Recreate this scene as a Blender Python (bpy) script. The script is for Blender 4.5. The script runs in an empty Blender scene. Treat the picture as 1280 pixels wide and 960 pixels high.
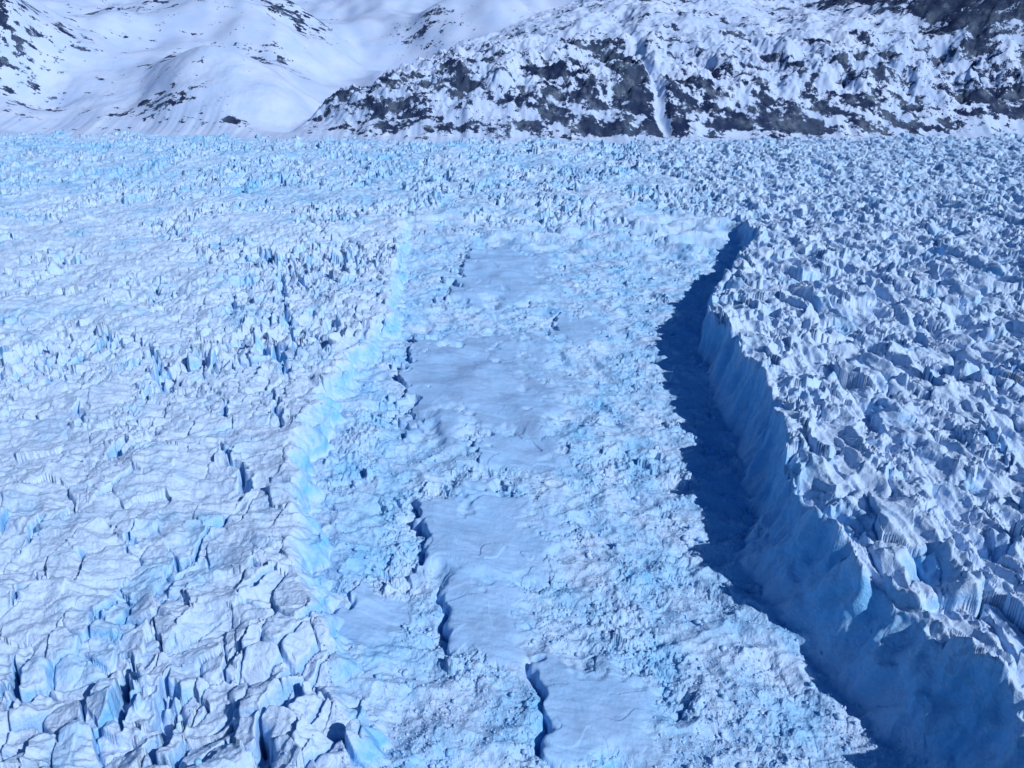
import bpy, math, numpy as np
from mathutils import Vector
F=np.float32
# ------------------------------------------------------------------ noise
def h2(ix,iy,seed):
    h=(ix.astype(np.int64)*374761393+iy.astype(np.int64)*668265263+seed*1442695041)&0xFFFFFFFF
    h=h.astype(np.uint32)
    h^=h>>np.uint32(13); h*=np.uint32(1274126177); h^=h>>np.uint32(16)
    h*=np.uint32(2246822519); h^=h>>np.uint32(15)
    return h
def u01(h,k=0):
    if k: 
        h=(h^np.uint32(k*2654435761&0xFFFFFFFF))*np.uint32(2246822519); h=h^(h>>np.uint32(14))
    return (h&np.uint32(0xFFFFF)).astype(F)/F(0xFFFFF)
def pn(x,y,seed=0):
    x=np.asarray(x,dtype=F);y=np.asarray(y,dtype=F)
    ix=np.floor(x);iy=np.floor(y);fx=x-ix;fy=y-iy
    ix=ix.astype(np.int32);iy=iy.astype(np.int32)
    u=fx*fx*fx*(fx*(fx*6-15)+10);v=fy*fy*fy*(fy*(fy*6-15)+10)
    def g(a,b):
        t=u01(h2(ix+a,iy+b,seed))*F(6.2831853)
        return np.cos(t)*(fx-a)+np.sin(t)*(fy-b)
    n0=g(0,0)*(1-u)+g(1,0)*u; n1=g(0,1)*(1-u)+g(1,1)*u
    return (n0*(1-v)+n1*v)*F(1.5)
def fbm(x,y,seed,o=4,gain=.5):
    s=0;a=1.0;f=1.0
    for i in range(o):
        s=s+pn(x*f,y*f,seed+i*17)*a; a*=gain; f*=2.03
    return s
def ridged(x,y,seed,o=4,gain=.5):
    s=0;a=1.0;f=1.0
    for i in range(o):
        s=s+(1-np.abs(pn(x*f,y*f,seed+i*17))*2)*a; a*=gain; f*=2.07
    return s
def wor(x,y,seed):
    x=x.astype(F);y=y.astype(F)
    ix=np.floor(x);iy=np.floor(y);fx=x-ix;fy=y-iy
    ix=ix.astype(np.int32);iy=iy.astype(np.int32)
    F1=np.full(x.shape,9,F);F2=F1.copy();DX=np.zeros(x.shape,F);DY=DX.copy();ID=np.zeros(x.shape,np.uint32)
    for a in(-1,0,1):
        for b in(-1,0,1):
            h=h2(ix+a,iy+b,seed)
            dx=a+u01(h,1)-fx;dy=b+u01(h,2)-fy
            d=np.sqrt(dx*dx+dy*dy)
            n=d<F1
            F2=np.where(n,F1,np.minimum(F2,d))
            F1=np.where(n,d,F1);DX=np.where(n,-dx,DX);DY=np.where(n,-dy,DY);ID=np.where(n,h,ID)
    return F2-F1,DX,DY,ID
def blocks(X,Y,sx,sy,ang,seed,tilt=1.5,pw=1.0):
    c,s=math.cos(ang),math.sin(ang)
    e,dx,dy,i=wor((X*c+Y*s)/sx,(-X*s+Y*c)/sy,seed)
    r=u01(i,3)**pw
    return r-.5+((u01(i,4)-.5)*dx+(u01(i,5)-.5)*dy)*tilt, e*min(sx,sy), u01(i,6)
def ss(a,b,x):
    t=np.clip((x-a)/(b-a),0,1);return t*t*(3-2*t)
# ------------------------------------------------------------------ layout (metres)
LY=[0,200,272,360,437,497,599,721,838,957,1200,1516,1900]
LX=[-30,-60,-77,-108,-140,-161,-185,-188,-179,-161,-185,-213,-230]
BY=[0,200,304,348,409,478,542,638,763,935,1100,1390,1700]
BX=[186,197,199,194,176,166,188,209,213,236,285,420,470]
TY=[0,200,286,330,356,400,454,549,643,768,979,1100,1390,1700]
TX=[235,240,244,236,232,212,200,212,232,238,250,300,430,485]
# smooth slabs on the channel floor: cx,cy,halfx,halfy,angle,lift,tilt
SL=[(-22,815,90,145,-.10,6,.045),(0,1290,85,210,.02,8,.05),(-12,506,54,62,-.10,6,.07),
    (-14,408,26,44,-.18,5,.14),(48,334,35,40,-.05,4.5,.08),(-86,405,19,36,.1,4,.12),(10,640,38,34,.15,3,.06),
    (90,1010,35,60,.2,3,.05),(70,250,30,40,.1,4,.1)]
# big open crevasses in the ice field: x0,y0,x1,y1,width,depth
CR=[(-248,602,-222,565,2.6,14),(-222,565,-193,518,3.4,15),(-108,330,-124,300,5.5,18),(-124,300,-112,276,4.5,17),(-211,352,-194,300,3,16),
    (-184,338,-165,276,3,16),(-275,352,-249,310,3,14),(-235,722,-206,640,3,14),(-417,865,-337,722,3.5,13),(-262,470,-250,440,1.6,8),
    (-205,470,-212,420,1.8,8),(-330,610,-322,570,2.5,10),(-433,1350,-290,1110,5,14),(-300,1010,-262,900,5,14),(-350,1180,-300,1010,5,13),
    (-230,960,-206,880,5,13),(-260,830,-230,760,4,13),(-150,420,-162,395,2.0,8),(-300,420,-296,388,2.0,9),(-150,370,-152,335,2,9),
    (-410,690,-380,640,3,10),(-480,900,-440,830,4,10),(-185,1100,-200,1020,4,12),(-240,400,-238,372,1.6,8),(-330,480,-318,440,2,9),
    (-385,1060,-352,960,4,12),(-225,1190,-250,1120,4,12),(-270,690,-262,655,2.5,11),(-520,1150,-490,1050,4,11)]
def seg(X,Y,x0,y0,x1,y1):
    dx,dy=x1-x0,y1-y0;t=np.clip(((X-x0)*dx+(Y-y0)*dy)/(dx*dx+dy*dy),0,1)
    return np.hypot(X-x0-dx*t,Y-y0-dy*t),t

def glacier(X,Y,fine=True):
    X=X.astype(F);Y=Y.astype(F)
    n1=pn(X/60,Y/35,1);n2=pn(X/20,Y/13,2);n3=pn(X/7,Y/6,3)
    xl=np.interp(Y,LY,LX).astype(F)+n1*10+n2*5+n3*2
    jr=pn(X/70,Y/42,5)*9+pn(X/25,Y/16,6)*6
    xb=np.interp(Y,BY,BX).astype(F)+jr+n3*1.5
    xt=np.interp(Y,TY,TX).astype(F)+jr+pn(X/18,Y/12,7)*4+n3*1.5
    xt=np.maximum(xt,xb+9)
    E=1-ss(1400,1780,Y+n1*120)
    a=np.clip((X-xl)/(20+n2*6),0,1); a=a*.5+.5*a*a*(3-2*a)
    b=np.clip((X-xb)/(xt-xb),0,1); b=np.clip(.55*b+.45*b**2.0,0,1)
    low=pn(X/300,Y/300,11)*7+pn(X/120,Y/120,12)*4
    zl=low*.8-6*ss(430,280,Y)+4*ss(-60,0,X-xl)*ss(1300,1000,Y)
    dr=np.clip((X-xt)/260,0,1)
    zr=(26-9*ss(480,330,Y)-12*dr)*(.15+.85*(1-ss(1150,1650,Y)))+low*.6
    acr=np.clip((X-xl)/np.maximum(xb-xl,1),0,1)
    zf=(-20-16*ss(.1,.95,acr))+pn(X/70,Y/90,13)*5+5*np.exp(-((acr-.06)/.1)**2)
    zf=zf*E+low*(1-E)
    right=acr>.5
    z=np.where(right,zf+(zr-zf)*b,zl+(zf-zl)*a)
    wl=np.where(right,0,1-a); wr=np.where(right,ss(.8,1,b),0)
    far=ss(1400,1800,Y+n1*120)
    wl2=np.clip(np.maximum(wl,far*(1-wr)),0,1)
    wall=np.clip(np.where(right,np.sin(np.pi*b),np.sin(np.pi*a)),0,1)**.6*E
    wf=np.clip(1-wl2-wr,0,1)*(1-.6*wall)
    ice=np.zeros_like(X);smooth=np.zeros_like(X);dirt=np.zeros_like(X)
    D=np.zeros_like(X)
    wx=X+pn(X/30,Y/30,21)*7+pn(X/9,Y/9,22)*1.4; wy=Y+pn(X/30,Y/30,23)*7+pn(X/9,Y/9,24)*1.4
    # ---- left ice field
    m=(wl2>.01)
    if m.any():
        x=wx[m];y=wy[m];yy=Y[m];xx=X[m]
        near=1-ss(450,950,yy+pn(xx/120,yy/120,30)*160)
        nn=ss(430,330,yy+pn(xx/60,yy/60,39)*50)
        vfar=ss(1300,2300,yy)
        crv=np.exp(-((xx+290+.12*(yy-900))/130)**2)*ss(560,800,yy)*(1-ss(1350,1700,yy))
        rough=np.clip(ss(-.2,.6,pn(xx/150,yy/230,31)+.6*pn(xx/50,yy/70,32)+.25*vfar-.2*near)+.7*crv,0,1.4)
        d=(ridged(xx/60+yy/160,yy/27,45,5,.5)*2.9+pn(xx/90,yy/60,48)*4)*(.4+.6*near)
        d+=near*fbm(xx/14,yy/9,46,4,.5)*1.3
        h,e,r=blocks(x,y,24,36,.12,40,1.8)
        ck=ss(.55,.85,r+rough*.3-.1)*ss(-.15,.3,pn(xx/16,yy/30,34))
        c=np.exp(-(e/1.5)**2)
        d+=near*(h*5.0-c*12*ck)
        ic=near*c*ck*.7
        # foreground: large separate blocks split by deep cracks
        h,e,r=blocks(x,y,19,18,.25,49,1.7)
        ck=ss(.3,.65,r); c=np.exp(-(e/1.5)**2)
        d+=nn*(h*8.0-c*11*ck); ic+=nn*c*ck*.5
        h,e,r=blocks(x,y,10,12,.5,41,2.0)
        k=ss(.3,.8,rough+.2*r)
        d+=near*k*(h*3.0-np.exp(-(e/.7)**2)*3*(r>.6))
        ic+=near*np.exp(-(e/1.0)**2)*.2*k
        f=1-near
        h,e,r=blocks(x,y,13,19,.1,42,2.2,2.0)
        c=np.exp(-(e/1.5)**2)
        q=rough**1.5
        d+=f*(h*(2.2+9*q)+2-c*9*q*(r>.35))
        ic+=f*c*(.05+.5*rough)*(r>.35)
        h,e,r=blocks(x,y,6,7,.3,43,2.2)
        d+=f*(h*2.4*(.3+.9*rough))
        h,e,r=blocks(x,y,34,60,0,44,2.0,1.6)
        d+=f*(h*12*(.1+.9*vfar)*(.2+rough))
        d+=f*(fbm(xx/45,yy/26,47,4,.5)*3.0+fbm(xx/90,yy/120,148,3)*6)
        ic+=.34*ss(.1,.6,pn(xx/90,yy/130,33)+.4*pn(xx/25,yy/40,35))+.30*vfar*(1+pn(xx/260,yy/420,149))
        for (x0,y0,x1,y1,w,dep) in CR:
            mm=(xx>min(x0,x1)-30)&(xx<max(x0,x1)+30)&(yy>min(y0,y1)-30)&(yy<max(y0,y1)+30)
            if not mm.any(): continue
            ds,t=seg(xx[mm]+pn(xx[mm]/11,yy[mm]/14,36)*7+pn(xx[mm]/4,yy[mm]/5,38)*1.5,yy[mm]+0,x0,y0,x1,y1)
            ww=w*(.35+.9*np.sin(np.pi*np.clip(t,.06,.94)))*(1+.6*pn(yy[mm]/6,xx[mm]/9,37))
            g=np.exp(-(ds/np.maximum(ww,.6))**4)
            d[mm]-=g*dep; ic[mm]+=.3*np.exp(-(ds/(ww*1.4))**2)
            d[mm]+=1.6*np.exp(-((ds-ww*1.8)/3)**2)
        D[m]+=d*wl2[m]; ice[m]+=ic*wl2[m]
    # ---- right ice field
    m=(wr>.01)
    if m.any():
        x=wx[m];y=wy[m];xx=X[m];yy=Y[m]
        k=.85+.3*ss(500,300,yy)
        xr=xx+.10*yy+pn(xx/60,yy/90,58)*10
        d=(ridged(xr/40,yy/110,53,3,.5)-.8)*9*k+fbm(xx/80,yy/130,159,2)*7*ss(500,900,yy)
        h,e,r=blocks(x+.1*y,y,26,48,0,50,2.0)
        c=np.exp(-(e/2.0)**2)
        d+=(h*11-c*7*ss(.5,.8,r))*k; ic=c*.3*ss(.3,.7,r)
        q=ss(-.2,.4,pn(xx/38,yy/60,59)+.4*pn(xx/14,yy/20,60))
        d+=fbm(xx/17,yy/28,55,3,.45)*2.6*(.5+.7*q)
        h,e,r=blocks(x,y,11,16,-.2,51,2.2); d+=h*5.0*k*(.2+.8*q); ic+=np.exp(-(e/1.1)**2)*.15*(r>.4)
        d-=np.exp(-(e/1.0)**2)*2*(r>.5)*q
        h,e,r=blocks(x,y,4,5,.3,52,2.2); d+=h*1.5*(.1+q)
        d+=fbm(xx/6,yy/8,56,3,.5)*.6
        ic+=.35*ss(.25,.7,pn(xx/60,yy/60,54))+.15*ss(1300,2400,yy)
        for cx,cy,rr_,dp in ((247,400,11,11),(300,420,8,8),(275,335,9,10),(330,500,8,7),(320,640,9,7),(783,1230,22,10),(560,1020,14,8),(400,700,9,7)):
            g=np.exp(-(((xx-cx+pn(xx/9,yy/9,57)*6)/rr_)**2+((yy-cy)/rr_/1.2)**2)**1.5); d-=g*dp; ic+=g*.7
        D[m]+=d*wr[m]; ice[m]+=ic*wr[m]
    # ---- channel floor rubble
    m=(wf>.01)
    if m.any():
        xx=X[m];yy=Y[m];x=xx+(wx[m]-xx)*.45;y=yy+(wy[m]-yy)*.45
        calm=ss(60,150,xx-.0*yy)*ss(520,420,yy)
        rr=.1+.85*ss(-.2,.6,pn(xx/55,yy/75,60)+.5*pn(xx/18,yy/22,61))*(1-.55*calm)
        d=(ridged(xx/38+yy/150,yy/34,68,3,.5)-.7)*3.2
        h,e,r=blocks(x,y,17,15,.4,62,2.2); d+=h*3.6*rr; 
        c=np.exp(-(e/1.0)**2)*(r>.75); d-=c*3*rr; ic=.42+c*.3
        h,e,r=blocks(x,y,7,6,.9,63,2.2); d+=h*1.9*rr
        h,e,r=blocks(x,y,3,2.8,.2,64,2.2,1.6); d+=h*1.0*(rr+.1)
        h,e,r=blocks(x,y,1.5,1.5,.7,65,2.2,2); d+=h*.6*(rr+.1)*(yy<800)
        d+=fbm(xx/20,yy/12,66,4,.5)*1.2
        ic+=.3*pn(xx/40,yy/50,67)+.12*rr
        D[m]+=d*wf[m]; ice[m]+=ic*wf[m]
    # ---- smooth slabs
    for k,(cx,cy,hx,hy,an,lift,tl) in enumerate(SL):
        m=(np.abs(X-cx)<hx*1.8+30)&(np.abs(Y-cy)<hy*1.6+50)
        if not m.any(): continue
        x=X[m]-cx;y=Y[m]-cy
        c,s=math.cos(an),math.sin(an)
        u=x*c-y*s; v=x*s+y*c
        w=pn(X[m]/24,Y[m]/28,70+k)*.26+pn(X[m]/8,Y[m]/8,80+k)*.1
        vn=v/hy+w+pn(X[m]/34,Y[m]/50,90+k)*.45
        left=ss(-1.0,-.96,u/hx+w*1.2)
        rgt=1-ss(.2,1.25,u/hx+w*1.8)
        top=1-ss(.6,1.1,np.abs(vn)+.3*w)
        mk=np.clip(left*rgt*top*1.25,0,1)
        vs=v+.25*u
        surf=-u*tl*.55+lift*.55+ridged(u/45,vs/11,100+k,3,.45)*.3+pn(u/25,v/25,110+k)*1.5+fbm(u/6,v/4,115+k,3)*.2
        st=np.floor(vs/30+pn(u/30,v/30,120+k)*1.3)
        surf=surf+(u01(h2(st.astype(np.int32),st.astype(np.int32)*0+k,5))-.5)*1.1
        D[m]=D[m]*(1-mk)+surf*mk
        ice[m]=ice[m]*(1-mk)+.40*mk
        smooth[m]=np.maximum(smooth[m],mk)
        dirt[m]=np.maximum(dirt[m],mk*ss(.0,.7,pn(X[m]/35,Y[m]/30,130+k)+.5*pn(X[m]/10,Y[m]/7,131+k)+(.3 if k==0 else -.15)))
        tr=np.exp(-((u/hx+w*1.2+1.03)*hx/2.8)**2)*(1-ss(.6,.95,np.abs(vn)))*ss(-.3,.0,pn(X[m]/20,Y[m]/34,140+k))
        D[m]-=tr*7
    ice=np.maximum(ice,wall*(np.where(right,.7,.6)+.25*n2+.2*n1))
    z=z+D
    px=wall*(pn(Y/11,z/13,150)*2.4+pn(Y/4,z/5,151)*.8+ridged(Y/24,z/40,152,2)*1.2)
    z=z+wall*(pn(X/5,Y/5,153)*.6+pn(X/11,Y/9,154)*1.6)
    return px,z,np.clip(ice,0,1),np.clip(smooth,0,1),np.clip(dirt,0,1),wall

def grid_mesh(name,PX,PY,PZ,attrs,mat,smooth=True):
    r,c=PX.shape
    me=bpy.data.meshes.new(name)
    co=np.nan_to_num(np.stack([PX,PY,PZ],-1).reshape(-1,3).astype(F))
    i=np.arange(r*c,dtype=np.int32).reshape(r,c)
    q=np.stack([i[:-1,:-1],i[:-1,1:],i[1:,1:],i[1:,:-1]],-1).reshape(-1,4)
    me.vertices.add(len(co));me.vertices.foreach_set("co",co.ravel())
    me.loops.add(q.size);me.loops.foreach_set("vertex_index",q.ravel())
    me.polygons.add(len(q));me.polygons.foreach_set("loop_start",np.arange(0,q.size,4,dtype=np.int32))
    me.polygons.foreach_set("use_smooth",np.full(len(q),smooth,dtype=bool))
    for k,v in attrs.items():
        at=me.attributes.new(k,'FLOAT','POINT');at.data.foreach_set("value",v.astype(F).ravel())
    me.update()
    ob=bpy.data.objects.new(name,me);bpy.context.collection.objects.link(ob)
    me.materials.append(mat)
    return ob
# ------------------------------------------------------------------ materials
def newmat(n):
    m=bpy.data.materials.new(n);m.use_nodes=True
    nt=m.node_tree;nt.nodes.clear();return m,nt
class NB:
    def __init__(s,nt): s.nt=nt
    def n(s,t,**k):
        x=s.nt.nodes.new(t)
        for a,b in k.items(): setattr(x,a,b)
        return x
    def l(s,a,b): s.nt.links.new(a,b)
    def val(s,sock,v):
        if hasattr(v,'is_output'): s.l(v,sock)
        else: sock.default_value=v
    def math(s,op,a,b=0.0,clamp=False):
        x=s.n('ShaderNodeMath',operation=op,use_clamp=clamp); s.val(x.inputs[0],a); s.val(x.inputs[1],b); return x.outputs[0]
    def mix(s,f,a,b):
        x=s.n('ShaderNodeMix',data_type='RGBA'); s.val(x.inputs[0],f)
        s.val(x.inputs[6],a if hasattr(a,'is_output') else (*a,1)); s.val(x.inputs[7],b if hasattr(b,'is_output') else (*b,1)); return x.outputs[2]
    def attr(s,n): 
        x=s.n('ShaderNodeAttribute');x.attribute_name=n;return x.outputs['Fac']
    def noise(s,v,sc,det=4,rough=.55):
        x=s.n('ShaderNodeTexNoise');s.l(v,x.inputs['Vector']);x.inputs['Scale'].default_value=sc;x.inputs['Detail'].default_value=det;x.inputs['Roughness'].default_value=rough;return x.outputs[0]
    def mr(s,v,a,b,c=0,d=1):
        x=s.n('ShaderNodeMapRange',interpolation_type='SMOOTHSTEP');s.val(x.inputs[0],v)
        for i,k in enumerate((a,b,c,d)): x.inputs[i+1].default_value=k
        return x.outputs[0]
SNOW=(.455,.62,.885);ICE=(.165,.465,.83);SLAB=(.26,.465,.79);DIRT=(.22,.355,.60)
def ice_material():
    m,nt=newmat("glacier_ice");b=NB(nt)
    tc=b.n('ShaderNodeTexCoord').outputs['Object']
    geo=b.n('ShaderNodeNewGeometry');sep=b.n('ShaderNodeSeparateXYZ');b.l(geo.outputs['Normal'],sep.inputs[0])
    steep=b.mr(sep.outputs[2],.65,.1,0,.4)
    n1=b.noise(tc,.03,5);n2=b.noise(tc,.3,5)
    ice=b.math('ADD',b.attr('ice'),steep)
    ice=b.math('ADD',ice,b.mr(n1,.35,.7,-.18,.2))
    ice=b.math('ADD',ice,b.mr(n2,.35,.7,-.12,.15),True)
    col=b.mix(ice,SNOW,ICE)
    col=b.mix(b.math('MULTIPLY',b.attr('smooth'),.75),col,SLAB)
    col=b.mix(b.math('MULTIPLY',b.attr('dirt'),.6),col,DIRT)
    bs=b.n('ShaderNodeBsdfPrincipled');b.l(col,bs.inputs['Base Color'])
    bs.inputs['Roughness'].default_value=.6
    bs.inputs['Specular IOR Level'].default_value=.25
    hb=b.math('ADD',b.math('MULTIPLY',b.noise(tc,.45,6,.6),1.6),b.math('MULTIPLY',b.noise(tc,1.6,4,.6),.5))
    amt=b.mr(b.attr('smooth'),0,1,.7,.3)
    bu=b.n('ShaderNodeBump');bu.inputs['Distance'].default_value=1.1;b.l(amt,bu.inputs['Strength']);b.l(hb,bu.inputs['Height'])
    b.l(bu.outputs[0],bs.inputs['Normal'])
    o=b.n('ShaderNodeOutputMaterial');b.l(bs.outputs[0],o.inputs[0])
    return m
def mountain_material():
    m,nt=newmat("snow_and_rock");b=NB(nt)
    tc=b.n('ShaderNodeTexCoord').outputs['Object']
    rk=b.attr('rock')
    n=b.noise(tc,.03,10,.78);n2=b.noise(tc,.006,5,.6);n3=b.noise(tc,.012,6,.6)
    f=b.mr(b.math('ADD',rk,b.math('MULTIPLY',b.math('SUBTRACT',n,.5),2.3)),.47,.54)
    rc=b.mix(b.mr(n2,.35,.65),(.010,.022,.075),(.05,.08,.15))
    rc=b.mix(b.mr(n3,.5,.65),rc,(.10,.14,.21))
    rc=b.mix(b.mr(n,.5,.7),rc,(.012,.025,.075))
    sc=b.mix(b.mr(n2,.3,.7),(.45,.56,.79),(.36,.49,.75))
    col=b.mix(f,sc,rc)
    bs=b.n('ShaderNodeBsdfPrincipled');b.l(col,bs.inputs['Base Color']);bs.inputs['Roughness'].default_value=.75
    bs.inputs['Specular IOR Level'].default_value=.1
    bu=b.n('ShaderNodeBump');bu.inputs['Distance'].default_value=14;b.l(b.mr(f,0,1,.08,.8),bu.inputs['Strength']);b.l(n,bu.inputs['Height'])
    b.l(bu.outputs[0],bs.inputs['Normal'])
    o=b.n('ShaderNodeOutputMaterial');b.l(bs.outputs[0],o.inputs[0])
    return m
ice_m=ice_material();mt_m=mountain_material()
# ------------------------------------------------------------------ glacier sheet
R,C=1500,1600
yy=200*np.exp(np.linspace(0,math.log(4700/200),R))
uu=np.linspace(-1,1,C)
YY=np.repeat(yy[:,None],C,1).astype(F)
XX=(uu[None,:]*(.80*YY+60)).astype(F)
px,z,ice,smo,dirt,wall=glacier(XX.ravel(),YY.ravel())
sh=XX.shape
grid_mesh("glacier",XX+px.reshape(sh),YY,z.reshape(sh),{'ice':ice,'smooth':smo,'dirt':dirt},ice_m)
# ------------------------------------------------------------------ mountain
def mount(X,Y):
    wx=pn(X/500,Y/500,200)*120
    foot=np.interp(X,[-5600,-4500,-2600,-1500,-600,0,800,1800,2700,4500],[4300,4150,4050,3750,3480,3380,3420,3600,3600,3600]).astype(F)
    s0=Y-foot
    s=s0-(pn(X/260,X*0,201)*60+pn(X/70,X*0,202)*22+pn(X/25,X*0,204)*8)*np.exp(-np.clip(s0,0,None)/90)
    xx=X+wx
    crest=430+80*pn(X/700,Y/900,203)+np.clip((X-400)/2000,-.3,1)*(-40)
    sp=np.clip(s,-200,None)
    steep=crest*(1-np.exp(-np.clip(sp,0,None)/430*1.15))+np.minimum(sp,0)*.5
    mass=steep+.20*np.clip(sp-350,0,None)
    flank=(xx+900)*.36+.06*sp
    k=40.
    mass=-k*np.log(np.exp(-np.clip(mass,-500,3000)/k)+np.exp(-np.clip(flank,-500,3000)/k))
    val=.09*sp+.30*np.clip(sp-2300,0,None)+.00006*(xx+650)**2*.6*ss(0,1200,sp)
    hill=300*np.exp(-(((xx+1500)/480)**2+((sp-620)/480)**2))
    hill2=520*np.exp(-(((xx+2900)/560)**2+((sp-700)/800)**2))
    hill3=560*np.exp(-(((xx+2000)/700)**2+((sp-2100)/800)**2))
    hill4=300*np.exp(-(((xx+300)/700)**2+((sp-2700)/500)**2))
    val=val+hill+hill2+hill3+hill4
    zz=k*np.log(np.exp(np.clip(mass,-500,2600)/k)+np.exp(np.clip(val,-500,2600)/k))-k*.3
    corner=500*ss(2000,2900,X+.25*sp)*ss(100,900,sp)
    zz=zz+corner
    isM=ss(-60,60,mass-val)
    rg=ridged((X+.5*Y)/420,(Y-.4*X)/300,210,5,.52);rs=fbm(X/120,Y/120,220,5,.58)
    w=ss(-20,250,sp)
    lowb=1-ss(250,450,zz)
    zz=zz+w*(isM*(rg*(28+22*lowb)+rs*(11+18*lowb))+(1-isM)*(fbm((X+.3*Y)/700,(Y-.3*X)/900,230,3,.45)*90+rs*4*ss(1500,200,sp)))
    g=X-(610+(-.10)*(s-300)+pn(Y/150,Y*0,240)*25)
    gul=np.exp(-(g/24)**2)*ss(-50,80,s)*(1-ss(600,1000,s))
    zz=zz-gul*30*isM
    for gx,sl in ((1100,.25),(1500,-.2),(200,.3),(1950,.15)):
        g2=X-(gx+sl*s+pn(Y/120,Y*0,241+gx)*30); zz=zz-np.exp(-(g2/45)**2)*20*isM*ss(0,150,s)*(1-ss(400,800,s))
    hrel=zz
    bh=pn(X/300,Y/300,250)*130
    band=isM*(1-ss(150,440,hrel+bh))*ss(-10,30,hrel+0*X)
    thr=fbm(X/130+Y/300,(Y+zz*.8)/110,251,5,.66)
    big=pn(X/350,Y/260,254)
    rock=band*(.53+.42*thr+.26*big)+isM*(1-band)*(.24+.42*thr+.16*big)
    lh=(1-isM)*(.10+.36*thr*ss(-300,-1200,-np.abs(xx+650)*1.0-100) )
    patch=0*X
    for cx,cs,rx,ry,am in ((-1680,170,200,150,.42),(-2350,150,110,110,.5),(-1250,60,140,60,.42),(-2750,450,220,380,.75),(-2480,900,90,120,.5),(-1450,1300,260,220,.35),(-600,2600,300,260,.35),(-1850,700,120,100,.35),(-1500,2300,260,260,.5),(-2300,2000,240,240,.45),(-2900,1900,300,300,.5)):
        patch=patch+am*np.exp(-(((X-cx)/rx)**2+((s-cs)/ry)**2))
    rock=rock+lh+(1-isM)*patch*(.9+1.1*thr)
    rock=rock*(1-gul*1.2)+.8*ss(2050,2450,X+.3*sp)*ss(250,700,sp)
    dk=np.exp(-(((X-500)/70)**2))*ss(50,150,s)*(1-ss(450,700,s)); rock=rock+dk*.5
    return zz,np.clip(rock,0,1)
RM,CM=850,1500
my=3250+np.linspace(0,1,RM)**1.7*6500
mx=np.linspace(-1,1,CM)
MY=np.repeat(my[:,None],CM,1).astype(F);MX=(mx[None,:]*MY*.9).astype(F)
mz,rock=mount(MX.ravel(),MY.ravel())
grid_mesh("snowy_mountain",MX,MY,mz.reshape(MX.shape),{'rock':rock},mt_m)
# ------------------------------------------------------------------ loose ice rubble (one object)
t=(1+5**.5)/2
iv=np.array([(-1,t,0),(1,t,0),(-1,-t,0),(1,-t,0),(0,-1,t),(0,1,t),(0,-1,-t),(0,1,-t),(t,0,-1),(t,0,1),(-t,0,-1),(-t,0,1)],F)/1.9
ifc=np.array([(0,11,5),(0,5,1),(0,1,7),(0,7,10),(0,10,11),(1,5,9),(5,11,4),(11,10,2),(10,7,6),(7,1,8),(3,9,4),(3,4,2),(3,2,6),(3,6,8),(3,8,9),(4,9,5),(2,4,11),(6,2,10),(8,6,7),(9,8,1)],np.int32)
rng=np.random.default_rng(7)
N=60000
y=250*np.exp(rng.random(N)*math.log(1400/250))
x=(rng.random(N)*2-1)*(.72*y)
keep=rng.random(N)<np.where((x>np.interp(y,LY,LX))&(x<np.interp(y,BY,BX)),1.0,.04)
keep&=pn(x/30,y/35,300)+.35*rng.standard_normal(N)>-.1
x=x[keep];y=y[keep]
_,gz,_,gs,_,gw=glacier(x,y)
k2=(gs<.25)&(gw<.6);x=x[k2];y=y[k2];gz=gz[k2]
n=len(x);sz=(.32+.36*rng.pareto(2.9,n)).clip(.32,2.7)*(.7+y/1800)
A=rng.standard_normal((n,3,3));Q=np.linalg.qr(A)[0]
V=iv[None]*(1+.35*(rng.random((n,12,1))-.5))*(sz[:,None,None]*(1+.7*(rng.random((n,1,3))-.5)))
V=np.einsum('nij,nkj->nki',Q,V)+np.stack([x,y,gz+sz*.25],-1)[:,None]
Fc=(ifc[None]+np.arange(n)[:,None,None]*12).reshape(-1)
me=bpy.data.meshes.new("ice_rubble")
me.vertices.add(n*12);me.vertices.foreach_set("co",V.astype(F).ravel())
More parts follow.
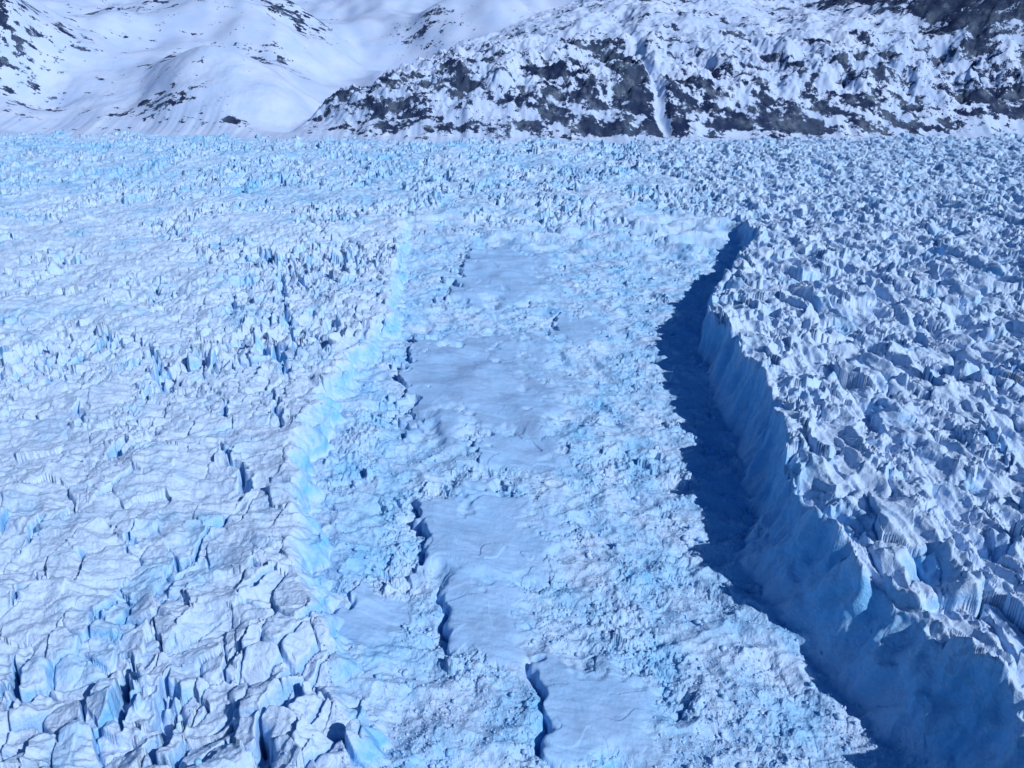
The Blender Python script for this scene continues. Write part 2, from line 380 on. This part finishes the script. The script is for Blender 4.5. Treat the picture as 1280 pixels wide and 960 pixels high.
me.loops.add(len(Fc));me.loops.foreach_set("vertex_index",Fc.astype(np.int32))
me.polygons.add(len(Fc)//3);me.polygons.foreach_set("loop_start",np.arange(0,len(Fc),3,dtype=np.int32))
at=me.attributes.new('ice','FLOAT','POINT');at.data.foreach_set("value",np.repeat(rng.random(n)*.5+.1,12).astype(F))
me.update();me.materials.append(ice_m)
bpy.context.collection.objects.link(bpy.data.objects.new("ice_rubble",me))
# ------------------------------------------------------------------ light
el=math.radians(38);az=math.atan2(.76,-.60)
d=Vector((math.sin(az)*math.cos(el),math.cos(az)*math.cos(el),math.sin(el)))
sl=bpy.data.lights.new("sun",'SUN');sl.energy=4.15;sl.angle=math.radians(.5);sl.color=(1,.985,.96)
so=bpy.data.objects.new("sun",sl);so.rotation_euler=d.to_track_quat('Z','Y').to_euler();so.location=(500,-300,900)
bpy.context.collection.objects.link(so)
w=bpy.data.worlds.new("World");bpy.context.scene.world=w;w.use_nodes=True
nt=w.node_tree;nt.nodes.clear()
sk=nt.nodes.new('ShaderNodeTexSky');sk.sky_type='NISHITA';sk.sun_disc=False;sk.sun_elevation=el;sk.sun_rotation=az
sk.air_density=1.3;sk.dust_density=.1;sk.ozone_density=5
tint=nt.nodes.new('ShaderNodeMix');tint.data_type='RGBA';tint.blend_type='MULTIPLY';tint.inputs[0].default_value=1;tint.inputs[7].default_value=(.30,.78,1.15,1)
bg=nt.nodes.new('ShaderNodeBackground');bg.inputs[1].default_value=.055
ou=nt.nodes.new('ShaderNodeOutputWorld');nt.links.new(sk.outputs[0],tint.inputs[6]);nt.links.new(tint.outputs[2],bg.inputs[0]);nt.links.new(bg.outputs[0],ou.inputs[0])
cd=bpy.data.cameras.new("camera");cd.lens=28;cd.sensor_width=36;cd.clip_end=40000;cd.clip_start=1
co=bpy.data.objects.new("camera",cd);co.location=(0,0,300);co.rotation_euler=(math.radians(68),0,0)
bpy.context.collection.objects.link(co);bpy.context.scene.camera=co
sc=bpy.context.scene
sc.view_settings.view_transform='Standard';sc.view_settings.look='None';sc.view_settings.exposure=0
